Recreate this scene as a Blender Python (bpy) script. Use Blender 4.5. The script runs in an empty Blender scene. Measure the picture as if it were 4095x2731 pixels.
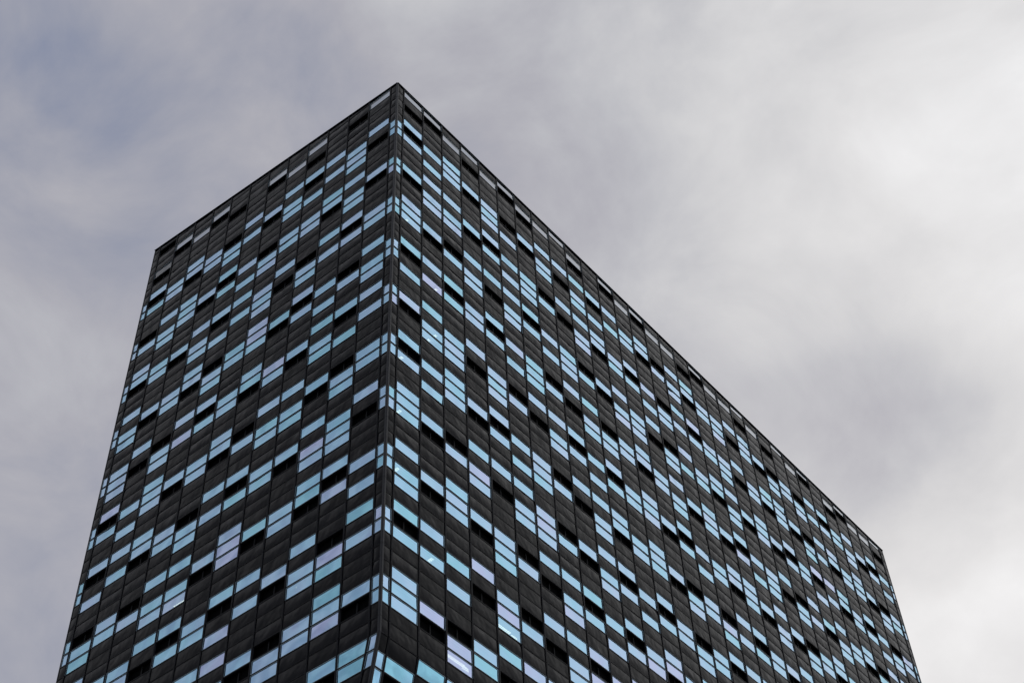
import bpy, math, random
import numpy as np
from mathutils import Vector, Matrix, Euler

random.seed(7)
C = bpy.context.scene
COL = C.collection

# ------------------------------------------------------------------ camera and storey grid
U = 3.9                                    # metres per storey
F_PX = 6106.907; IW, IH = 4095.0, 2731.0
CAM_ROT = (2.4335, 0.0291, 0.7073)
CAMX, CAMY, CAMZ = 8.6607*U, -8.8194*U, 1.6
Z0 = 20.4287*U + 1.6                       # height of the first visible panel joint
CXO, CYO = -83.1843, 34.3841
NARROW, COLW = 0.1455*U, 0.4449*U
ANG = 0.0197
LL = 2*NARROW + 12*COLW; RL = 2*NARROW + 32*COLW
ZT, ZB, ZC = 0.4121*U, 0.9592*U, 0.3484*U
ROW = 0.2*U
def zj(k): return 0.0 if k <= 0 else (1.2 + (k-1))*U
FOLD = -(zj(10) + ROW)
SLOPE = 0.178                             # undercut per metre below the fold
UNDER = 9.0*ROW
dL = Vector((-math.cos(ANG), -math.sin(ANG), 0)); nL = Vector((math.sin(ANG), -math.cos(ANG), 0))
dR = Vector((0, 1, 0)); nR = Vector((1, 0, 0))

cam_d = bpy.data.cameras.new("camera"); cam = bpy.data.objects.new("camera", cam_d); COL.objects.link(cam)
cam.location = (CAMX, CAMY, CAMZ); cam.rotation_euler = CAM_ROT
cam_d.sensor_width = 36; cam_d.lens = 36*F_PX/IW
cam_d.shift_x = -CXO/IW; cam_d.shift_y = CYO/IW
cam_d.clip_start = 0.5; cam_d.clip_end = 20000
C.camera = cam
C.render.resolution_x = 1024; C.render.resolution_y = 682
RM = Euler(CAM_ROT, 'XYZ').to_matrix()
CP = Vector((CAMX, CAMY, CAMZ))
def px(p):
    d = RM.transposed() @ (p - CP)
    return (IW/2 + CXO + F_PX*d.x/-d.z, IH/2 + CYO - F_PX*d.y/-d.z)
def ray(u, v):
    return (RM @ Vector(((u - IW/2 - CXO)/F_PX, -(v - IH/2 - CYO)/F_PX, -1))).normalized()

def under(z):                               # inward shift of the right face under the fold
    if z >= FOLD: return 0.0
    return SLOPE*min(FOLD - z, UNDER)
def P(face, s, z, dep):
    if face == 'R': p = dR*s + nR*dep + dL*under(z)
    else: p = dL*s + nL*dep
    return Vector((p.x, p.y, Z0 + z))
def mpos(face, m, z):                       # distance of mullion m from the corner (-1 = corner)
    n = 32 if face == 'R' else 12
    if m < 0: s = 0.0
    elif m <= n: s = NARROW + m*COLW
    else: s = RL if face == 'R' else LL
    if face == 'L' and m <= 0: s += under(z)
    return s
def roofz(face, s):
    return ZT + ((ZC - ZT)*s/RL if face == 'R' else (ZB - ZT)*s/LL)

# ------------------------------------------------------------------ what every cell of the grid is
# D dark cladding panel, G window, B black vent, g see-through parapet pane. T = rows over the first joint, top row first.
RIGHT = """
1 gD BDGBGD DDGBD DGGGD DGBDG DDGBD DGBGD DGGGD DGDGG DGBGD DGGGD DDGBD
2 gB DDDGDG DGDGG DDGBD DGDGD DGDGG DDGDG DDGBD DDGBD DGDGD DDGBD DGDGD
3 Dg DDGGGD DGDGG DDBGD DGBGD DDGGG DGGGD DDBGD DGGGD DDGDG DDBGG DGDBD
4 gD BDDGBD DDGBD DGDGG DDGGD DGDBD DDGBD DGDGG DDGBD DGDBD DDGGD DDGBD
5 Dg DDDGGG DGBGD DGDBD DGBGD DDGGG DGBGD DGDBD DDGGG DDGGG DGDBD DGDGD
6 gB DDDBDG DDGDG DGDGG DDGDG DDBGD DDGDG DGDGG DDBGD DDBGD DGDGG DDGBD
7 Dg BDDGBD DDGGG DGBGD DDGGG DGDBD DDGGG DDGGG DGDBD DGDBD DGDDG DGBGD
8 Dg DDGDGG DDBGD DDGDG DDBGD DGDGG DDBGD DDBGD DGDGG DGDGG DDGBD DGGGD
9 gD DDGDBD DGDBD DDGGG DGDBD DGBGD DGDBD DDGBD DGBGD DGBGD DDGGD DGDGG
10 Dg BDGDGG DGDGG DDBGD DGDGG DDGDG DGDGG DGDGG DDGDG DDGDG DGBGD DDGBD
11 DD DDGBDG DGGBD DDGBD DDBGG DGBGD DGGBD DGBGD DGBGD DGDGG DDGGD DGDGD
12 gB DDGDGD DDGGD DGDGG DDGGD DDGGD DDGGD DDGDG DDGGD DGGBD DGDGG DDGBD
13 Dg DDDGGD DGBGD DDGGG DGGBD DGGGD DGGGD DGBGD DGGBD DDGDG DDGGG DGBGD
14 gB DDGGBD DDGDG DGDBD DDGGD DDGBD DDGBD DDGGD DDGDG DGBGD DGDGD DDGGD
15 Dg DDDBGD DDBGG DDBGG DGDGG DGBGD DDBGG DDBGG DGDGD DDGBD DGGGD DGDBD
16 Dg DDGDGG DGDGD DGDGD DDGBD DDGDG DDGGD DDGGD DGBGD DGDGG DDGBD DGDGG
17 DD BDGGBD DGBGD DDGGD DGGGD DDGGD DDBGG DGBDG DDGGD DGDBD DGGGD DDGBD
18 gB DDDGGD DDGGD DGGBD DDGBD DGGBD DGDGD DGDGG DDGBD DGDGG DDGGD DGBGD
19 Dg DDDGGG DDGGG DGDGG DGBGD DGGGD DGBGD DGBGD DDGGD DDGBD DGDGD DGGGD
20 Dg DDGDBD DGDBD DDGBD DDGDG DDGBD DDGGD DDGGG DGDBD DGBGD DDGDG DDGBD
21 gD BDGGGD DDGGD DGGGD DDGGG DGDGG DDGBD DGDGD DDGGD DGDGG DGBGD DDGGD
22 Dg DDDGBD DGGBD DDGBD DGDBD DDGBD DGDGG DDGBD DGGGD DGDBD DDGGD DGDGG
23 DD BDDBGG DGGGD DGBGD DDBGG DDBGG DDGGD DGBGD DDGBD DGGBD DGDGG DDGBD
24 gD DDDGGD DDGBD DDGGD DGDGD DDGGD DGBGD DDGGD DGDGG DDGBD DGGGD DGBGD
25 Dg DDDBGG DDBGG DGBDG DDGBD DGGBD DDGGD DGDBD DDGGG DGBGD DDGDG DDGGD
26 gB DDGDGD DGDGD DGDGD DGDGG DDGGD DGBGD DDGGD DGDBD DGGGD DDGBD DGDGG
27 DD DDGBGD DGGBD DGGBD DDGGD DDGBD DGGGD DGBGD DDGGD DGDGG DGDBD DDGBD
28 Dg BDDGGD DDGGD DDGGD DGGBD DGDGG DDGBD DDGGG DGBGD DDGGD DGGGD DGDGD
29 gB DDGDGG DGGGD DGBGD DDBGG DGGBD DGDGD DDGBD DGGGD DGDBD DDGDG DGBGD
30 Dg DDDGBD DDGBD DDGDG DGDGD DDGGD DGGBD DGDGG DDGBD DGBGD DGDGG DDGGD
31 Dg DDGBGD DDBGG DDBGG DGDGG DGBGD DDGDG DGGGD DGDGD DDGBD DGGBD DGDGG
32 gD BDDGDG DDGGD DDGGD DGGBD DGDGG DDGBD DGBGD DDGGD DGDGG DDGBD DGGGD
"""
LEFT = """
1 DDDDgD DDGDBD DDGBD DDGGD DGDGG DGDGD DDGGD DGDBD DDGDG DGDGD DDGBD DGGDD
2 DDDDDB DDDGGG DGDGG DGBGD DDBGD DGBDG DDBGG DDGGG DGBGD DDBGG DGGGD DGBGD
3 DDDDDD DDGDGD DGGBD DGDGD DDGDG DGDGG DDGBD DGDGG DGGBD DGDGG DDGGD DDGBD
4 DDDDgD BDGBDG DDGGD DDBGG DGBGD DDGBD DGDGG DDGBD DDGGD DDGBD DDBGG DGDGD
5 DDDDDg DDGDGG DDGGD DGDBD DDGBD DDGGD DGDGG DDGGD DDGBD DGDGD DDGBD DGDGG
6 DDDDgB DDDGBD DDBGG DDGGG DGGGD DGGBD DDBGD DGBGD DGGGD DGBDG DGDGD DDGGD
7 DDDDDD DDGDGD DDGDG DGDGD DDGGD DDGGD DGGBD DGDGD DDGBD DDGGD DGDBD DGBGD
8 DDDDDB DDDBGG DGBGD DGBDG DDBGG DGBGD DDGGD DDBGG DGDGG DGBGD DDGGD DGDGG
9 DDDgBD DDDGGD DDGBD DGDGG DGGBD DGDGD DDGBD DDGGD DGDGG DGDBD DDGGD DGBGD
10 DDDDgD DDGGBD DGGGD DDGBD DDGGD DDBGG DGGGD DGGBD DDBGD DDGGD DGDBD DDGGD
11 DDDgBD DDDGGD DGDGG DDGGD DDGBD DGDBD DDGDG DGDGD DDGGD DDGBD DGDGG DGDGD
12 DDBDDg BDGBGD DDBGD DGGBD DGDGG DDGGG DGBGD DGBDG DDBGG DGDGD DGGBD DDGGD
"""
def parse(t):
    d = {}
    for l in t.strip().splitlines():
        w = l.split(); d[int(w[0])] = (w[1], w[2:])
    return d
PAT = {'R': parse(RIGHT), 'L': parse(LEFT)}
NCOL = {'R': 32, 'L': 12}
NST = 21                                   # storeys down to the ground
rows = []                                  # (ztop, zbottom, storey, index in storey)
for u in range(6, 0, -1): rows.append((u*ROW, (u-1)*ROW, 0, 6-u))
for k in range(1, NST+1):
    n = 6 if k == 1 else 5
    for r in range(n):
        zt = -zj(k-1) - r*ROW
        if Z0 + zt - ROW > 0.3: rows.append((zt, zt-ROW, k, r))
FILL = ['DDGBD', 'DGGGD', 'DGDGG', 'DGBGD', 'DDGGD', 'DGDBD', 'DGDGD', 'DDBGG', 'DDGDG']
def cell(face, c, k, r):
    n = NCOL[face]
    if c == 0 or c == n+1:
        if k == 0: return 'D'
        if face == 'L' and c == 0 and k == 11: return 'DGGDD'[r]
        return 'DDDGGD'[r] if k == 1 else 'DDGGD'[r]
    T, S = PAT[face][c]
    if k == 0:
        T = ('D'*(6-len(T))) + T
        return T[r]
    if k <= len(S): return S[k-1][r]
    return FILL[(c*5 + k*7 + (c*k) % 4 + (3 if face == 'L' else 0)) % len(FILL)][r]

# ------------------------------------------------------------------ materials
def mat(name):
    m = bpy.data.materials.new(name); m.use_nodes = True
    nt = m.node_tree; nt.nodes.clear()
    out = nt.nodes.new('ShaderNodeOutputMaterial')
    return m, nt, out
def N(nt, typ, **kw):
    n = nt.nodes.new(typ)
    for k, v in kw.items():
        if k in n.inputs.keys() if hasattr(n.inputs, 'keys') else False: n.inputs[k].default_value = v
        else: setattr(n, k, v)
    return n
def principled(name, col, rough=0.4, metal=0.0, spec=0.5, noise=None, bump=None):
    m, nt, out = mat(name)
    p = nt.nodes.new('ShaderNodeBsdfPrincipled')
    p.inputs['Base Color'].default_value = (*col, 1); p.inputs['Roughness'].default_value = rough
    p.inputs['Metallic'].default_value = metal; p.inputs['Specular IOR Level'].default_value = spec
    if noise:
        tc = nt.nodes.new('ShaderNodeTexCoord'); nz = nt.nodes.new('ShaderNodeTexNoise')
        nz.inputs['Scale'].default_value = noise[0]; nz.inputs['Detail'].default_value = 5
        nt.links.new(tc.outputs['Object'], nz.inputs['Vector'])
        r = nt.nodes.new('ShaderNodeValToRGB')
        a = [x*(1-noise[1]) for x in col]; b = [x*(1+noise[1]) for x in col]
        r.color_ramp.elements[0].position = .3; r.color_ramp.elements[1].position = .7
        r.color_ramp.elements[0].color = (*a, 1); r.color_ramp.elements[1].color = (*b, 1)
        nt.links.new(nz.outputs['Fac'], r.inputs['Fac']); nt.links.new(r.outputs['Color'], p.inputs['Base Color'])
    nt.links.new(p.outputs[0], out.inputs[0])
    return m

def cladding_material():
    # black enamelled glass: glossy, slightly pillowed, with a soft dusty bloom that differs from panel to panel
    m, nt, out = mat('black_glass_cladding'); L = nt.links.new
    p = nt.nodes.new('ShaderNodeBsdfPrincipled')
    p.inputs['Specular IOR Level'].default_value = 0.5; p.inputs['IOR'].default_value = 1.15
    geo = nt.nodes.new('ShaderNodeNewGeometry')
    at = nt.nodes.new('ShaderNodeAttribute'); at.attribute_name = 'tint'
    uv = nt.nodes.new('ShaderNodeUVMap'); uv.uv_map = 'UVMap'
    # dust / run-off streaks
    mp = nt.nodes.new('ShaderNodeMapping'); mp.inputs['Scale'].default_value = (1.1, 1.1, 0.35)
    L(geo.outputs['Position'], mp.inputs['Vector'])
    nz = nt.nodes.new('ShaderNodeTexNoise'); nz.inputs['Scale'].default_value = 1.3; nz.inputs['Detail'].default_value = 5
    L(mp.outputs[0], nz.inputs['Vector'])
    cr = nt.nodes.new('ShaderNodeValToRGB')
    cr.color_ramp.elements[0].position = .35; cr.color_ramp.elements[0].color = (0.003, 0.003, 0.0045, 1)
    cr.color_ramp.elements[1].position = .75; cr.color_ramp.elements[1].color = (0.007, 0.0065, 0.0075, 1)
    L(nz.outputs['Fac'], cr.inputs['Fac'])
    vr = nt.nodes.new('ShaderNodeMapRange'); vr.inputs['To Min'].default_value = .75; vr.inputs['To Max'].default_value = 1.5
    L(at.outputs['Fac'], vr.inputs['Value'])
    ml = nt.nodes.new('ShaderNodeVectorMath'); ml.operation = 'SCALE'
    L(cr.outputs['Color'], ml.inputs[0]); L(vr.outputs['Result'], ml.inputs['Scale'])
    L(ml.outputs[0], p.inputs['Base Color'])
    rr = nt.nodes.new('ShaderNodeMapRange'); rr.inputs['To Min'].default_value = .06; rr.inputs['To Max'].default_value = .30
    L(nz.outputs['Fac'], rr.inputs['Value']); L(rr.outputs['Result'], p.inputs['Roughness'])
    # pillow shape from the panel's own coordinates
    sx = nt.nodes.new('ShaderNodeSeparateXYZ'); L(uv.outputs[0], sx.inputs[0])
    def par(o):
        a = nt.nodes.new('ShaderNodeMath'); a.operation = 'SUBTRACT'; a.inputs[0].default_value = 1; L(o, a.inputs[1])
        b = nt.nodes.new('ShaderNodeMath'); b.operation = 'MULTIPLY'; L(o, b.inputs[0]); L(a.outputs[0], b.inputs[1])
        return b.outputs[0]
    pv = par(sx.outputs['Y']); pu = par(sx.outputs['X'])
    mm = nt.nodes.new('ShaderNodeMath'); mm.operation = 'MULTIPLY'; L(pv, mm.inputs[0])
    k = nt.nodes.new('ShaderNodeMapRange'); k.inputs['To Min'].default_value = .05; k.inputs['To Max'].default_value = .38
    L(at.outputs['Fac'], k.inputs['Value']); L(k.outputs['Result'], mm.inputs[1])
    m2 = nt.nodes.new('ShaderNodeMath'); m2.operation = 'MULTIPLY_ADD'; m2.inputs[1].default_value = .15
    L(pu, m2.inputs[0]); L(mm.outputs[0], m2.inputs[2])
    n2 = nt.nodes.new('ShaderNodeTexNoise'); n2.inputs['Scale'].default_value = 1.1; n2.inputs['Detail'].default_value = 2
    L(geo.outputs['Position'], n2.inputs['Vector'])
    m3 = nt.nodes.new('ShaderNodeMath'); m3.operation = 'MULTIPLY_ADD'; m3.inputs[1].default_value = .22
    L(n2.outputs['Fac'], m3.inputs[0]); L(m2.outputs[0], m3.inputs[2])
    bp = nt.nodes.new('ShaderNodeBump'); bp.inputs['Strength'].default_value = .6; bp.inputs['Distance'].default_value = .6
    L(m3.outputs[0], bp.inputs['Height']); L(bp.outputs[0], p.inputs['Normal'])
    L(p.outputs[0], out.inputs[0])
    return m

def glass_material(name, cols, refl=.70, trans=(.58, .86, .98)):
    # coated solar-control glass: a coloured mirror over a tinted see-through pane; coating hue differs a little per pane
    m, nt, out = mat(name); L = nt.links.new
    at = nt.nodes.new('ShaderNodeAttribute'); at.attribute_name = 'tint'
    cr = nt.nodes.new('ShaderNodeValToRGB'); e = cr.color_ramp.elements
    e[0].position = cols[0][0]; e[0].color = (*cols[0][1], 1)
    e[1].position = cols[-1][0]; e[1].color = (*cols[-1][1], 1)
    for q, c in cols[1:-1]:
        x = e.new(q); x.color = (*c, 1)
    geo = nt.nodes.new('ShaderNodeNewGeometry')
    cz = nt.nodes.new('ShaderNodeTexNoise'); cz.inputs['Scale'].default_value = .9; cz.inputs['Detail'].default_value = 1
    L(geo.outputs['Position'], cz.inputs['Vector'])
    ca = nt.nodes.new('ShaderNodeMath'); ca.operation = 'MULTIPLY_ADD'; ca.inputs[1].default_value = .7
    L(cz.outputs['Fac'], ca.inputs[0])
    cb = nt.nodes.new('ShaderNodeMath'); cb.operation = 'ADD'; cb.inputs[1].default_value = -.35
    L(at.outputs['Fac'], cb.inputs[0]); L(cb.outputs[0], ca.inputs[2])
    L(ca.outputs[0], cr.inputs['Fac'])
    gl = nt.nodes.new('ShaderNodeBsdfGlossy'); gl.inputs['Roughness'].default_value = .03
    L(cr.outputs['Color'], gl.inputs['Color'])
    geo = nt.nodes.new('ShaderNodeNewGeometry')
    nz = nt.nodes.new('ShaderNodeTexNoise'); nz.inputs['Scale'].default_value = .5; nz.inputs['Detail'].default_value = 1
    L(geo.outputs['Position'], nz.inputs['Vector'])
    bp = nt.nodes.new('ShaderNodeBump'); bp.inputs['Strength'].default_value = .6; bp.inputs['Distance'].default_value = .3
    L(nz.outputs['Fac'], bp.inputs['Height']); L(bp.outputs[0], gl.inputs['Normal'])
    tr = nt.nodes.new('ShaderNodeBsdfTransparent'); tr.inputs['Color'].default_value = (*trans, 1)
    fr = nt.nodes.new('ShaderNodeFresnel'); fr.inputs['IOR'].default_value = 1.5
    mx = nt.nodes.new('ShaderNodeMixShader'); mx.inputs[0].default_value = refl; L(tr.outputs[0], mx.inputs[1]); L(gl.outputs[0], mx.inputs[2])
    g2 = nt.nodes.new('ShaderNodeBsdfGlossy'); g2.inputs['Roughness'].default_value = .03; g2.inputs['Color'].default_value = (.98, .98, 1, 1)
    L(bp.outputs[0], g2.inputs['Normal'])
    m2 = nt.nodes.new('ShaderNodeMixShader'); L(fr.outputs[0], m2.inputs[0]); L(mx.outputs[0], m2.inputs[1]); L(g2.outputs[0], m2.inputs[2])
    L(m2.outputs[0], out.inputs[0])
    return m

M_CLAD = cladding_material()
M_GLASS = glass_material('solar_control_glass',
    [(0.0, (.29, .73, .93)), (.25, (.36, .73, 1.0)), (.5, (.41, .71, 1.0)), (.75, (.48, .70, 1.0)), (1.0, (.55, .65, 1.0))])
M_CLEAR = glass_material('clear_parapet_glass', [(0, (.55, .6, .64)), (1, (.66, .68, .7))], refl=.10, trans=(.42, .47, .52))
M_FRAME = principled('black_anodised_aluminium', (.010, .010, .013), .42, 0.0, .08, noise=(3, .4))
M_BACK = principled('black_backing', (.004, .004, .005), .7, 0, .2)
M_VENT = principled('matt_black_vent', (.0015, .0015, .0018), .9, 0, .05)
M_EDGE = principled('pale_window_gasket', (.50, .64, .72), .4)
M_REVEAL = principled('pale_window_reveal', (.74, .82, .85), .7)
M_BLIND = principled('roller_blind', (.42, .52, .58), .8)
def vary_blind():
    nt = M_BLIND.node_tree; L = nt.links.new
    p = [n for n in nt.nodes if n.type == 'BSDF_PRINCIPLED'][0]
    at = nt.nodes.new('ShaderNodeAttribute'); at.attribute_name = 'tint'
    m1 = nt.nodes.new('ShaderNodeMath'); m1.operation = 'MULTIPLY'; m1.inputs[1].default_value = 7.31; L(at.outputs['Fac'], m1.inputs[0])
    m2 = nt.nodes.new('ShaderNodeMath'); m2.operation = 'FRACT'; L(m1.outputs[0], m2.inputs[0])
    r = nt.nodes.new('ShaderNodeValToRGB'); e = r.color_ramp.elements
    e[0].position = .1; e[0].color = (.16, .22, .27, 1); e[1].position = .85; e[1].color = (.66, .74, .78, 1)
    L(m2.outputs[0], r.inputs['Fac']); L(r.outputs['Color'], p.inputs['Base Color'])
vary_blind()
M_ROOM = principled('pale_ceiling', (.5, .5, .5), .8)
M_POST = principled('dark_grey_corner_post', (.018, .018, .022), .38, 0.0, 0.12, noise=(2, .3))
M_WHITE = principled('white_laminate', (.82, .85, .84), .5)
M_ROOF = principled('roof_membrane', (.08, .08, .085), .9, noise=(.6, .3))
M_PAVE = principled('grey_paving', (.16, .155, .15), .9, noise=(.35, .35))
def emis(name, col, st):
    m, nt, out = mat(name); e = nt.nodes.new('ShaderNodeEmission')
    e.inputs[0].default_value = (*col, 1); e.inputs[1].default_value = st
    nt.links.new(e.outputs[0], out.inputs[0]); return m
M_LAMP = emis('lit_tube_warm_white', (1.0, .78, .50), 2.4)

# ------------------------------------------------------------------ mesh helper
class MB:
    def __init__(s): s.v = []; s.f = []; s.m = []; s.t = []; s.uv = []; s.mats = []
    def mi(s, m):
        if m not in s.mats: s.mats.append(m)
        return s.mats.index(m)
    def quad(s, a, b, c, d, m, t=.5, uv=None):
        i = len(s.v); s.v += [a, b, c, d]; s.f.append((i, i+1, i+2, i+3)); s.m.append(s.mi(m)); s.t.append(t)
        s.uv += uv or [(0, 0), (1, 0), (1, 1), (0, 1)]
    def build(s, name, parent=None, origin=None):
        me = bpy.data.meshes.new(name)
        o = origin or Vector((0, 0, 0))
        me.from_pydata([tuple(p-o) for p in s.v], [], s.f)
        for m in s.mats: me.materials.append(m)
        me.polygons.foreach_set('material_index', s.m)
        uvl = me.uv_layers.new(name='UVMap')
        uvl.data.foreach_set('uv', [x for q in s.uv for x in q])
        a = me.attributes.new('tint', 'FLOAT', 'FACE'); a.data.foreach_set('value', s.t)
        me.validate(); me.update()
        ob = bpy.data.objects.new(name, me); COL.objects.link(ob); ob.location = o
        if parent: ob.parent = parent; ob.matrix_parent_inverse = Matrix.Identity(4); ob.location = o - WORLD[parent.name]
        WORLD[ob.name] = o
        return ob
WORLD = {}

def fquad(mb, face, pts, dep, m, t=.5):       # pts: (s,z) bottom-left, bottom-right, top-right, top-left in increasing s
    q = [P(face, s, z, dep if not isinstance(dep, (list, tuple)) else dep[i]) for i, (s, z) in enumerate(pts)]
    uv = [(0, 0), (1, 0), (1, 1), (0, 1)]
    if face == 'L': q = q[::-1]; uv = uv[::-1]
    mb.quad(*q, m, t, uv)
def ring(mb, face, pa, da, pb, db, m, t=.5):   # four quads joining outline pa at depth da to outline pb at depth db
    for i in range(4):
        j = (i+1) % 4
        q = [P(face, *pa[i], da), P(face, *pa[j], da), P(face, *pb[j], db), P(face, *pb[i], db)]
        if face == 'R': mb.quad(q[0], q[1], q[2], q[3], m, t)
        else: mb.quad(q[3], q[2], q[1], q[0], m, t)
def outline(face, m0, m1, zt, zb, ins, inz):
    # cell outline inset by ins (sideways) and inz (up and down); top clipped under the sloping roof edge
    def zc(s, z): return min(z - inz, roofz(face, s) - .07) if zt > 0 else z - inz
    a0, b0 = mpos(face, m0, zb) + ins, mpos(face, m1, zb) - ins
    a1, b1 = mpos(face, m0, zt) + ins, mpos(face, m1, zt) - ins
    return [(a0, zb+inz), (b0, zb+inz), (b1, zc(b1, zt)), (a1, zc(a1, zt))]
def shrink(o, ds, dz):
    return [(o[0][0]+ds, o[0][1]+dz), (o[1][0]-ds, o[1][1]+dz), (o[2][0]-ds, o[2][1]-dz), (o[3][0]+ds, o[3][1]-dz)]
def project_area(face, o):
    q = [px(P(face, s, z, 0)) for s, z in o]
    cx = sum(p[0] for p in q)/4; cy = sum(p[1] for p in q)/4
    A = abs(sum(q[i][0]*q[(i+1) % 4][1] - q[(i+1) % 4][0]*q[i][1] for i in range(4)))/2
    inside = -10 < cx < IW+10 and -10 < cy < IH+10
    return A if inside else 0
IS, IZ = .05, .04

def build_panel(mb, face, o, t):
    full = [(o[0][0]-.03, o[0][1]-.025), (o[1][0]+.03, o[1][1]-.025), (o[2][0]+.03, o[2][1]+.025), (o[3][0]-.03, o[3][1]+.025)]
    i1 = shrink(o, .012, .012)
    fquad(mb, face, i1, 0.0, M_CLAD, t)
    ring(mb, face, o, -.02, i1, 0.0, M_CLAD, t)
    ring(mb, face, full, -.05, o, -.02, M_BACK)
    fquad(mb, face, full, -.12, M_BACK)
def build_window(mb, face, o, t, room=0, see=False):
    i1 = shrink(o, .02, .02)
    ring(mb, face, o, -.004, i1, -.004, M_EDGE, t)
    ring(mb, face, i1, -.004, i1, -.03, M_FRAME, t)
    if see:
        ring(mb, face, i1, -.03, i1, -.10, M_FRAME, t); return
    rd = .22
    ring(mb, face, i1, -.03, i1, -rd, M_REVEAL, t)
    if not room: fquad(mb, face, i1, -rd, M_BLIND, t)
    else:
        # a deeper room behind: ceiling, walls and floor seen through the pane
        s0, s1 = min(o[0][0], o[3][0])-1.3, max(o[1][0], o[2][0])+1.3
        if face == 'R': s0 = max(s0, .3)
        zb, zt = o[0][1]+.0, o[2][1]+room
        big = [(s0, zb), (s1, zb), (s1, zt), (s0, zt)]
        ring(mb, face, i1, -rd, big, -rd-.002, M_ROOM, t)
        ring(mb, face, big, -rd-.002, big, -2.4, M_ROOM, t)
        fquad(mb, face, big, -2.4, M_ROOM, t)
def build_pane(mb, face, o, t, m):
    fquad(mb, face, shrink(o, .02, .02), -.025, m, t)
def build_vent(mb, face, o, t):
    i1 = shrink(o, .015, .015)
    ring(mb, face, o, -.004, i1, -.03, M_FRAME, t)
    ring(mb, face, i1, -.03, i1, -.21, M_VENT, t)
    fquad(mb, face, i1, -.21, M_VENT, t)
    sm = (o[0][0]+o[1][0])/2
    if o[1][0]-o[0][0] > 1:
        d = [(sm-.03, i1[0][1]), (sm+.03, i1[0][1]), (sm+.03, i1[2][1]), (sm-.03, i1[3][1])]
        fquad(mb, face, d, -.13, M_BACK, t); ring(mb, face, d, -.13, d, -.205, M_BACK, t)

# ------------------------------------------------------------------ lamps and furniture seen through the glass
# (u, v) in the 4095 x 2731 photograph only tells which room and where on its ceiling the lamp hangs
LAMPS = [(1629, 880, 'p', 1.0), (1602, 1065, 'p', .9), (1745, 1158, 'p', 1.0), (1743, 1342, 'p', 1.0), (1717, 1359, 'p', 1.0),
         (1607, 1429, 'p', 1.2), (1710, 1558, 'p', 1.1), (1596, 1645, 'p', 1.1), (1587, 1876, 'p', 1.0), (1721, 2239, 'p', 1.3),
         (1798, 2357, 'a', .55), (2013, 2514, 'a', .9), (2059, 2552, 'a', .6), (1815, 2635, 'a', 1.3), (1868, 2677, 'a', .5)]
LAMPL = [(1301, 2286, 'p', .9), (1193, 2347, 'p', .7), (724, 2411, 'a', .9)]
CUPB = [(1127, 1706), (479, 1795), (1004, 1907), (288, 2664), (338, 2640), (3588, 2409)]
def locate(u, v):
    d = ray(u, v); best = None
    for face in 'RL':
        n = nR if face == 'R' else nL
        t = -(CP.dot(n))/d.dot(n)
        p = CP + d*t
        s = p.y if face == 'R' else p.dot(dL)
        z = p.z - Z0
        if face == 'R':
            if z < FOLD: pass
        if -0.01 < s < (RL if face == 'R' else LL):
            n_ = NCOL[face]
            c = 0 if s < NARROW else min(n_+1, 1 + int((s - NARROW)/COLW))
            for i, (zt, zb, k, r) in enumerate(rows):
                if zb <= z < zt: return face, c, i, s, z, p, d
    return None
rooms = {}; lamps = []
for (u, v, ori, ln) in LAMPS + LAMPL:
    q = locate(u, v)
    if not q: print('LAMP OUT', u, v); continue
    face, c, i, s, z, p, d = q
    k, r = rows[i][2:]
    if cell(face, c, k, r) != 'G': print('LAMP NOT ON WINDOW', u, v, face, c, k, r, cell(face, c, k, r)); continue
    rooms[(face, c, i)] = 1; lamps.append((face, c, i, p, d, ori, ln))

def headroom(face, c, i):                   # how far the room's ceiling lies above the pane
    return .03 if (face, c, i-1) in rooms else .42
# ------------------------------------------------------------------ the tower
def empty(name, loc):
    o = bpy.data.objects.new(name, None); COL.objects.link(o); o.location = loc; o.empty_display_size = 1
    WORLD[o.name] = Vector(loc); return o
def tag(o, label=None, cat=None, group=None, kind=None):
    if label: o['label'] = label
    if cat: o['category'] = cat
    if group: o['group'] = group
    if kind: o['kind'] = kind
tower = empty('office_tower', (0, 0, 0))
tag(tower, 'tall black glass office tower with a sharp corner and scattered blue window strips', 'office building')

cells = []
for face in 'RL':
    for c in range(0, NCOL[face]+2):
        for i, (zt, zb, k, r) in enumerate(rows):
            m0, m1 = c-1, c
            smid = (mpos(face, m0, zt)+mpos(face, m1, zt))/2
            if zb > min(roofz(face, mpos(face, m0, zt)), roofz(face, mpos(face, m1, zt))) - .18: continue
            ty = cell(face, c, k, r)
            ins = IS if 0 < c < NCOL[face]+1 else IS
            o = outline(face, m0, m1, zt, zb, ins, IZ)
            if c == 0: o = [(o[0][0]+.06, o[0][1]), o[1], o[2], (o[3][0]+.06, o[3][1])]
            if c == NCOL[face]+1: o = [o[0], (o[1][0]-.04, o[1][1]), (o[2][0]-.04, o[2][1]), o[3]]
            cells.append([face, c, i, ty, o, project_area(face, o), random.random()])
big = {}
for T in ('G', 'B', 'D'):
    cs = sorted([x for x in cells if (x[3] in 'Gg' if T == 'G' else x[3] == T) and x[5] > 0], key=lambda x: -x[5])
    for x in cs[:100]: big[(x[0], x[1], x[2])] = 1
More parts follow.
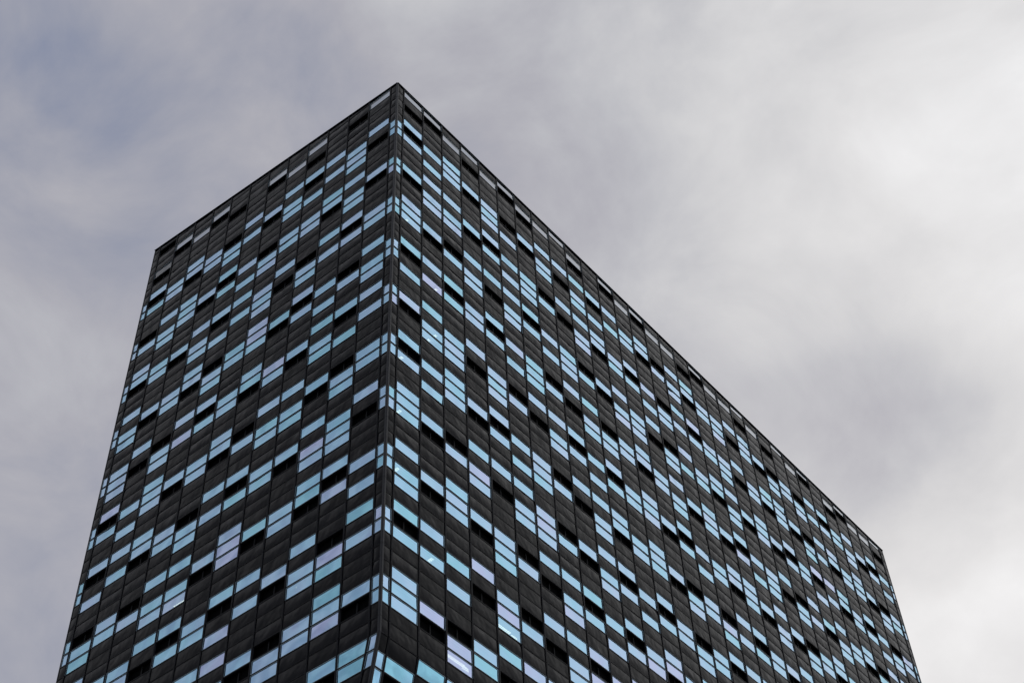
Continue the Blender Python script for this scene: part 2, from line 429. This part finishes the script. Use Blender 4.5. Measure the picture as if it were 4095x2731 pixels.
    # every room with a lamp keeps its own window
# panes whose coating visibly leans to violet or to turquoise
HUES = {}
for key in ('R 1 9 3', 'R 2 4 4', 'R 4 9 2', 'R 5 9 4', 'R 9 9 4', 'R 10 9 3', 'R 11 9 2', 'R 12 8 4', 'R 13 8 3', 'R 25 3 2', 'R 26 3 2',
            'L 2 9 4', 'L 2 10 4', 'L 6 8 3', 'L 6 8 4', 'R 3 10 4', 'R 3 10 5', 'R 2 10 3', 'L 3 7 4', 'L 9 5 4', 'L 12 6 2', 'L 5 5 3', 'R 4 7 4', 'L 6 10 2'):
    f_, c_, k_, r_ = key.split(); HUES[(f_, int(c_), int(k_), int(r_))] = .97
for key in ('R 3 4 2', 'R 2 5 2', 'L 2 9 5', 'L 1 11 2', 'L 1 11 3', 'R 1 11 3', 'R 2 11 2', 'L 2 10 2', 'R 1 9 2', 'L 1 9 2', 'L 2 5 5', 'L 3 5 2', 'L 4 9 4', 'R 2 10 5'):
    f_, c_, k_, r_ = key.split(); HUES[(f_, int(c_), int(k_), int(r_))] = .03
rest = {'G': MB(), 'pane': MB(), 'B': MB(), 'D': MB()}
for face, c, i, ty, o, A, t in cells:
    own = (face, c, i) in big
    cen = P(face, sum(p[0] for p in o)/4, sum(p[1] for p in o)/4, 0)
    if ty == 'D':
        mb = MB() if own else rest['D']; build_panel(mb, face, o, t)
        if own: mb.build('cladding_panel', tower, cen)
    elif ty in 'Gg':
        tt = .22 + .50*t
        h = (t*97.3) % 1.0
        if h < .03: tt = .85
        elif h < .09: tt = .08
        tt = HUES.get((face, c, rows[i][2], rows[i][3]+1), tt)
        room = headroom(face, c, i) if (face, c, i) in rooms else 0
        mb = MB() if own else rest['G']; build_window(mb, face, o, tt, room, ty == 'g')
        mp = MB() if own else rest['pane']; build_pane(mp, face, o, tt, M_CLEAR if ty == 'g' else M_GLASS)
        if own:
            w = mb.build('window', tower, cen); mp.build('pane', w, cen)
    else:
        mb = MB() if own else rest['B']; build_vent(mb, face, o, t)
        if own: mb.build('vent', tower, cen)
a = rest['D'].build('cladding_panel', tower); tag(a, kind='stuff')
a = rest['G'].build('window', tower); tag(a, kind='stuff')
b = rest['pane'].build('pane', a); tag(b, kind='stuff')
a = rest['B'].build('vent', tower); tag(a, kind='stuff')

# transoms: every horizontal bar of both faces is part of the frame grid; mullions are parts of their own
ZBOT = rows[-1][1]
def bar(mb, face, s0f, s1f, z0, z1, d0, d1, m):
    o = [(s0f(z0), z0), (s1f(z0), z0), (s1f(z1), z1), (s0f(z1), z1)]
    fquad(mb, face, o, d1, m); ring(mb, face, o, d0, o, d1, m)
for face in 'RL':
    mb = MB()
    lev = sorted({round(x[0], 5) for x in rows} | {round(rows[-1][1], 5)}, reverse=True)
    n = NCOL[face]
    for z in lev:
        joint = any(abs(z + zj(k)) < 1e-3 for k in range(0, NST+1))
        for c in range(0, n+2):
            a0, a1 = mpos(face, c-1, z), mpos(face, c, z)
            if z > min(roofz(face, a0), roofz(face, a1)) - .14: continue
            ha = .045
            lo, hi = a0+ha, a1-ha
            if c == 0: lo = a0+.09
            if c == n+1: hi = a1-.08
            g = .016 if joint else .0
            for sgn in (-1, 1):
                zc = z + sgn*(.018 + g/2)
                bar(mb, face, lambda q: lo, lambda q: hi, zc-.011, zc+.011, -.09, .012, M_FRAME)
            bar(mb, face, lambda q: lo, lambda q: hi, z-.03, z+.03, -.11, -.03, M_BACK)
    mb.build('transom_grid', tower)
    segs = [ZBOT] + sorted([-zj(k) for k in range(0, NST+1) if -zj(k) > ZBOT] + [FOLD, FOLD-UNDER])
    for m in range(0, n+1):
        mb = MB()
        s = mpos(face, m, 0)
        zs = [z for z in segs] + [roofz(face, s)-.05]
        for z0, z1 in zip(zs[:-1], zs[1:]):
            if z1 <= z0: continue
            gap = .012
            for sg in (-1, 1):
                f0 = lambda z, sg=sg: mpos(face, m, z) + sg*.026 - .016
                f1 = lambda z, sg=sg: mpos(face, m, z) + sg*.026 + .016
                bar(mb, face, f0, f1, z0+gap, z1-gap, -.09, .035, M_FRAME)
            bar(mb, face, lambda z: mpos(face, m, z)-.045, lambda z: mpos(face, m, z)+.045, z0, z1, -.11, -.02, M_BACK)
        mb.build('mullion', tower, P(face, s, 0, 0))

# corner posts: near corner, and the two far edges, in storey-high lengths with a joint
def post(pts, name):                            # pts(z) -> list of outline points (counter-clockwise seen from above)
    mb = MB()
    segs = sorted(set([ZBOT, FOLD, FOLD-UNDER] + [-zj(k) for k in range(0, NST+1) if -zj(k) > ZBOT]))
    return mb, segs
mb = MB()
segs = sorted(set([ZBOT, FOLD-UNDER, FOLD] + [-zj(k) for k in range(0, NST+1) if -zj(k) > ZBOT])) + [ZT-.03]
w = .09; pr = .03
for z0, z1 in zip(segs[:-1], segs[1:]):
    def prof(z):
        c = dL*under(z)
        h = Vector((0, 0, Z0+z))
        return [c + dL*w + nL*-.1 + h, c + dL*w + nL*pr + h, c + nL*pr + nR*0 + h + dL*.0 + nR*(pr*.3), c + nL*(pr*.3) + nR*pr + h, c + dR*w + nR*pr + h, c + dR*w + nR*-.1 + h]
    a, b = prof(z0+.02 if z0 in [-zj(k) for k in range(0, NST+1)] else z0), prof(z1)
    for i in range(5): mb.quad(a[i], a[i+1], b[i+1], b[i], M_POST)
    # recessed joint
    ja, jb = prof(z0-.01), prof(z0+.03)
    sh = (nL+nR)*-.02
    for i in range(1, 4): mb.quad(ja[i]+sh, ja[i+1]+sh, jb[i+1]+sh, jb[i]+sh, M_BACK)
mb.build('corner_post', tower, Vector((0, 0, 0)))
for face, Lx in (('R', RL), ('L', LL)):
    mb = MB(); zs = sorted(set([ZBOT, FOLD-UNDER, FOLD])) + [roofz(face, Lx)-.02]
    for z0, z1 in zip(zs[:-1], zs[1:]):
        bar(mb, face, lambda z: Lx-.05, lambda z: Lx, z0, z1, -.3, .012, M_POST)
    mb.build('corner_post', tower, P(face, Lx, 0, 0))

# coping along the sloping roof edge
for face, Lx in (('R', RL), ('L', LL)):
    mb = MB()
    a, b = -.0, Lx
    z0, z1 = roofz(face, 0), roofz(face, Lx)
    o = [(a, z0-.065), (b, z1-.065), (b, z1), (a, z0)]
    fquad(mb, face, o, .06, M_FRAME)
    for i in range(4):
        j = (i+1) % 4
        q = [P(face, *o[i], .06), P(face, *o[j], .06), P(face, *o[j], -.12), P(face, *o[i], -.12)]
        mb.quad(*q, M_FRAME)
    mb.build('coping', tower)

# rear body and roof deck: closed dark shell well behind the facades
mb = MB()
far = dL*LL + dR*RL
def shell(z):
    i = 2.7
    u = dL*(under(z))
    a = dL*i + dR*i + u; b = dR*(RL-.05) + dL*i + u; c = dL*(LL-.05) + dR*(RL-.05); d = dL*(LL-.05) + dR*i
    return [x + Vector((0, 0, Z0+z)) for x in (a, b, c, d)]
zs = [-Z0, FOLD-UNDER, FOLD, -.12]
for z0, z1 in zip(zs[:-1], zs[1:]):
    A, B = shell(z0), shell(z1)
    for i in range(4): mb.quad(A[i], A[(i+1) % 4], B[(i+1) % 4], B[i], M_BACK)
A = shell(-.12); mb.quad(*A, M_ROOF)
# floor plates close the gap between shell and facade at each storey
for k in range(0, NST+1):
    z = -zj(k) - .1
    if Z0+z < .5: continue
    u = dL*under(z)
    h = Vector((0, 0, Z0+z))
    i = 2.8
    mb.quad(u+nR*-.28+dL*.28+h+nL*0, dR*(RL-.1)+u+nR*-.28+h, dR*(RL-.1)+u+dL*i+h, u+dR*i+dL*i+h, M_BACK)
    mb.quad(u+dL*.28+nL*-.28+h, u+dR*i+dL*i+h, dL*(LL-.1)+dR*i+h, dL*(LL-.1)+nL*-.28+h, M_BACK)
mb.build('building_shell', tower)
mb = MB()
def slab(z0, z1, ins, m):
    p = [dL*ins+dR*ins+dL*under(z0), dR*(RL-ins)+dL*ins+dL*under(z0), dL*(LL-ins)+dR*(RL-ins), dL*(LL-ins)+dR*ins]
    A = [q+Vector((0, 0, z0)) for q in p]; B = [q+Vector((0, 0, z1)) for q in p]
    for i in range(4): mb.quad(A[i], A[(i+1) % 4], B[(i+1) % 4], B[i], m)
    mb.quad(*B, m)

# back parapets so that the tower closes from other sides
bp = MB()
for (A, B, za, zb_) in ((dL*LL, dL*LL+dR*RL, ZB, ZB), (dR*RL, dL*LL+dR*RL, ZC, ZB)):
    lo = Vector((0, 0, 0)); h0 = Vector((0, 0, Z0+za)); h1 = Vector((0, 0, Z0+zb_))
    bp.quad(A+lo, B+lo, B+h1, A+h0, M_CLAD)
bp.build('rear_wall', tower)

# ------------------------------------------------------------------ lamps
num = ['zeroth', 'first', 'second', 'third', 'fourth', 'fifth', 'sixth', 'seventh', 'eighth', 'ninth', 'tenth', 'eleventh', 'twelfth', 'thirteenth']
for n_, (face, c, i, p, d, ori, ln) in enumerate(lamps):
    n = nR if face == 'R' else nL; dd = dR if face == 'R' else dL
    zt = rows[i][0]
    cz = Z0 + zt - IZ + headroom(face, c, i) - .035               # just under the room's ceiling
    t = (cz - p.z)/d.z
    q = p + d*t
    dep = -q.dot(n) if face == 'L' else -q.x
    half = ln*.5 if ori == 'p' else .1
    if dep - half < .27: q = q - n*(.27 + half - dep)
    ax = (-n) if ori == 'p' else dd
    sd = dd if ori == 'p' else -n
    ln2, wd = ln*.5, .065
    root = empty('ceiling_light', q)
    mb = MB()
    def box(mb, c0, ax, sd, l, w, h, m):
        z = Vector((0, 0, 1)); cs = []
        for sz in (-1, 1):
            cs.append([c0 + ax*(sx*l) + sd*(sy*w) + z*(sz*h) for sx, sy in ((-1, -1), (1, -1), (1, 1), (-1, 1))])
        A, B = cs
        for k in range(4): mb.quad(A[k], A[(k+1) % 4], B[(k+1) % 4], B[k], m)
        mb.quad(*A[::-1], m); mb.quad(*B, m)
    box(mb, q + Vector((0, 0, .012)), ax, sd, ln2+.02, wd+.02, .01, M_WHITE)
    mb.build('housing', root, q)
    mt = MB()
    box(mt, q + sd*.045, ax, sd, ln2, .034, .012, M_LAMP); mt.build('tube', root, q)
    mt = MB()
    box(mt, q - sd*.045, ax, sd, ln2, .034, .012, M_LAMP); mt.build('tube', root, q)
    mt = MB()
    for g in range(int(ln/.12)):
        box(mt, q + ax*(-ln2 + .06 + g*.12) + Vector((0, 0, -.018)), sd, ax, wd, .008, .008, M_WHITE)
    mt.build('louvre', root, q)
    k, r = rows[i][2:]
    side = 'right' if face == 'R' else 'left'
    tag(root, 'lit ceiling light in the %s window column %s of the corner, %s storey down' % (num[c] if c else 'narrow', side, num[k]),
        'ceiling light', 'lit ceiling lights seen through the windows')
    LBL = root['label']
    others = [x for x in bpy.data.objects if x is not root and x.get('label') == LBL]
    root['u'] = px(q)[0]
    if others:
        o2 = others[0]; lo_, hi_ = sorted((root, o2), key=lambda x: x['u'])
        lo_['label'] = 'left-hand ' + LBL; hi_['label'] = 'right-hand ' + LBL
for o in bpy.data.objects:
    if 'u' in o.keys(): del o['u']

# ------------------------------------------------------------------ white cupboards standing behind the blinds' line
for (u, v) in CUPB:
    q = locate(u, v)
    if not q: print('CUP out', u, v); continue
    face, c, i, s, z, p, d = q
    k, r = rows[i][2:]
    if cell(face, c, k, r) != 'G': print('CUP not on window', u, v, face, c, k, r, cell(face, c, k, r)); continue
    dd = dR if face == 'R' else dL; n = nR if face == 'R' else nL
    pb = p + d*(.17/abs(d.dot(n)))
    s2 = pb.dot(dd)
    zb = rows[i][1] + IZ + .022
    zt_ = min(rows[i][0] - .12, zb + .5)
    w2 = .16
    root = MB()
    lo, hi = s2-w2, s2+w2
    f = lambda ss, zz, dep: P(face, ss, zz, dep)
    def hexa(mb, s0, s1, z0, z1, d0, d1, m):
        A = [f(s0, z0, d1), f(s1, z0, d1), f(s1, z1, d1), f(s0, z1, d1)]
        B = [f(s0, z0, d0), f(s1, z0, d0), f(s1, z1, d0), f(s0, z1, d0)]
        mb.quad(*A, m); mb.quad(*B[::-1], m)
        for k2 in range(4): mb.quad(A[k2], A[(k2+1) % 4], B[(k2+1) % 4], B[k2], m)
    e = empty('cupboard', f(s2, zb, -.15))
    m1 = MB(); hexa(m1, lo, hi, zb, zt_, -.20, -.12, M_WHITE); m1.build('body', e, f(s2, zb, -.15))
    m2 = MB(); hexa(m2, lo+.012, s2-.006, zb+.02, zt_-.02, -.118, -.108, M_WHITE); m2.build('door', e, f(s2, zb, -.15))
    m3 = MB(); hexa(m3, s2+.006, hi-.012, zb+.02, zt_-.02, -.118, -.108, M_WHITE); m3.build('door', e, f(s2, zb, -.15))
    side = 'right' if face == 'R' else 'left'
    e['label'] = 'pale cupboard behind the window in column %d counted %s from the corner, %s storey down' % (c, 'right' if face == 'R' else 'left', num[k])
    e['category'] = 'cupboard'; e['group'] = 'pale furniture seen through the windows'

# ------------------------------------------------------------------ ground
g = MB(); S = 3000
g.quad(Vector((-S, -S, 0)), Vector((S, -S, 0)), Vector((S, S, 0)), Vector((-S, S, 0)), M_PAVE)
go = g.build('ground'); tag(go, 'wide grey paved ground around the foot of the tower', 'ground', kind='structure')

# ------------------------------------------------------------------ sky: clear-sky model behind a broken overcast layer
W = bpy.data.worlds.new("World"); C.world = W; W.use_nodes = True
nt = W.node_tree; nt.nodes.clear(); L = nt.links.new
out = nt.nodes.new('ShaderNodeOutputWorld')
SUN_EL, SUN_AZ = math.radians(42), math.radians(-22)
sky = nt.nodes.new('ShaderNodeTexSky'); sky.sky_type = 'NISHITA'; sky.sun_disc = False
sky.sun_elevation = SUN_EL; sky.sun_rotation = SUN_AZ
bg1 = nt.nodes.new('ShaderNodeBackground'); bg1.inputs['Strength'].default_value = .15; L(sky.outputs[0], bg1.inputs['Color'])
tc = nt.nodes.new('ShaderNodeTexCoord')
def V(op, a, b=None, c=None):
    n = nt.nodes.new('ShaderNodeMath'); n.operation = op
    for i, x in enumerate((a, b, c)):
        if x is None: continue
        if isinstance(x, (int, float)): n.inputs[i].default_value = x
        else: L(x, n.inputs[i])
    return n.outputs[0]
def dot(vec):
    n = nt.nodes.new('ShaderNodeVectorMath'); n.operation = 'DOT_PRODUCT'
    L(tc.outputs['Generated'], n.inputs[0]); n.inputs[1].default_value = vec
    return n.outputs['Value']
def noise(scale, detail, rough, vscale=(1, 1, 1), off=(0, 0, 0)):
    mp = nt.nodes.new('ShaderNodeMapping'); mp.inputs['Scale'].default_value = vscale; mp.inputs['Location'].default_value = off
    L(tc.outputs['Generated'], mp.inputs['Vector'])
    z = nt.nodes.new('ShaderNodeTexNoise'); z.inputs['Scale'].default_value = scale; z.inputs['Detail'].default_value = detail
    z.inputs['Roughness'].default_value = rough; z.inputs['Distortion'].default_value = .35
    L(mp.outputs[0], z.inputs['Vector']); return z.outputs['Fac']
lum = None
# clouds: centre direction, angular size, brightness above or below the mean
BLOBS = [((-100, -100), .17, -.13), ((150, 500), .12, -.05), ((300, 1900), .2, -.02), ((1900, 150), .16, -.02), ((3250, 650), .10, .09), ((3650, 1200), .14, .11), ((3700, 100), .12, .03), ((2750, 450), .12, .01),
         ((2600, 900), .10, -.025), ((3700, 1720), .09, -.20), ((3350, 1780), .09, -.06), ((3800, 1500), .04, -.05), ((2500, 780), .06, -.02), ((3950, 2600), .14, .09), ((3850, 2100), .05, .03),
         ((100, 2500), .2, -.02), ((1100, 700), .15, -.03), ((3900, 500), .08, -.02), ((2900, 1250), .07, -.01), ((3100, 250), .08, .02)]
base = dot(tuple(RM @ Vector((1, 0, 0))))            # the overcast thins towards the north-east
lum = V('MULTIPLY_ADD', base, .56, .48)
lum = V('MINIMUM', lum, .78); lum = V('MAXIMUM', lum, .44)
for vec, size, amp in (((.5, .58, .65), .55, .28), ((-.5, -.58, .65), .55, .17)):  # sky glow added out of view, brightening what each face reflects
    g_ = V('EXPONENT', V('MULTIPLY', V('SUBTRACT', 1.0, dot(tuple(Vector(vec).normalized()))), -2.0/(size*size)))
    lum = V('MULTIPLY_ADD', g_, amp, lum)
for (u, v), size, amp in BLOBS:
    dcos = dot(tuple(ray(u, v)))
    x = V('SUBTRACT', 1.0, dcos)                     # ~ angle^2 / 2
    g_ = V('EXPONENT', V('MULTIPLY', x, -2.0/(size*size)*1.0))
    lum = V('MULTIPLY_ADD', g_, amp, lum)
n1 = noise(3.2, 3.5, .42, (1, 1, 1.5), (3.1, 1.7, .4)); n2 = noise(11, 3, .4, (1, 1, 1.5), (1.3, .2, 2.2))
n3 = noise(7, 8, .58, (1, 1, 1.1), (5.3, 4.2, 1.2))
lum = V('MULTIPLY_ADD', V('SUBTRACT', n1, .5), .34, lum)
lum = V('MULTIPLY_ADD', V('SUBTRACT', n2, .5), .20, lum)
lum = V('MULTIPLY_ADD', V('SUBTRACT', n3, .5), .55, lum)
cr = nt.nodes.new('ShaderNodeValToRGB'); el = cr.color_ramp.elements
el[0].position = .22; el[0].color = (.235, .265, .365, 1)
el[1].position = 1.0; el[1].color = (1.0, 1.0, 1.0, 1)
for q, c_ in ((.33, (.335, .345, .410)), (.42, (.415, .412, .455)), (.52, (.505, .507, .537)), (.64, (.625, .622, .634)), (.78, (.74, .733, .737)), (.90, (.84, .835, .84))):
    x = el.new(q); x.color = (*c_, 1)
L(lum, cr.inputs['Fac'])
bg2 = nt.nodes.new('ShaderNodeBackground'); L(cr.outputs[0], bg2.inputs['Color']); bg2.inputs['Strength'].default_value = 1.0
mx = nt.nodes.new('ShaderNodeMixShader'); 
fwd = RM @ Vector((0, 0, -1)); fh = Vector((fwd.x, fwd.y, 0)).normalized()
cov = V('MULTIPLY_ADD', dot(tuple(fh)), .45, .86)      # more clear blue mixed in behind the camera, added to tint the glass reflections
cov = V('MAXIMUM', V('MINIMUM', cov, .97), .50); L(cov, mx.inputs[0])
L(bg1.outputs[0], mx.inputs[1]); L(bg2.outputs[0], mx.inputs[2]); L(mx.outputs[0], out.inputs['Surface'])

sd_ = bpy.data.lights.new('sun', 'SUN'); sd_.energy = .6; sd_.angle = math.radians(14); sd_.color = (1, .96, .9)
so = bpy.data.objects.new('sun', sd_); COL.objects.link(so); so.location = (60, -40, 150)
sdir = Vector((math.sin(SUN_AZ)*math.cos(SUN_EL), math.cos(SUN_AZ)*math.cos(SUN_EL), math.sin(SUN_EL)))
so.rotation_euler = (-sdir).to_track_quat('-Z', 'Y').to_euler()

C.render.engine = 'CYCLES'
C.cycles.max_bounces = 8; C.cycles.transparent_max_bounces = 12
C.view_settings.view_transform = 'Standard'; C.view_settings.look = 'None'; C.view_settings.exposure = 0; C.view_settings.gamma = 1
print('cells', len(cells), 'objects', len(bpy.data.objects))
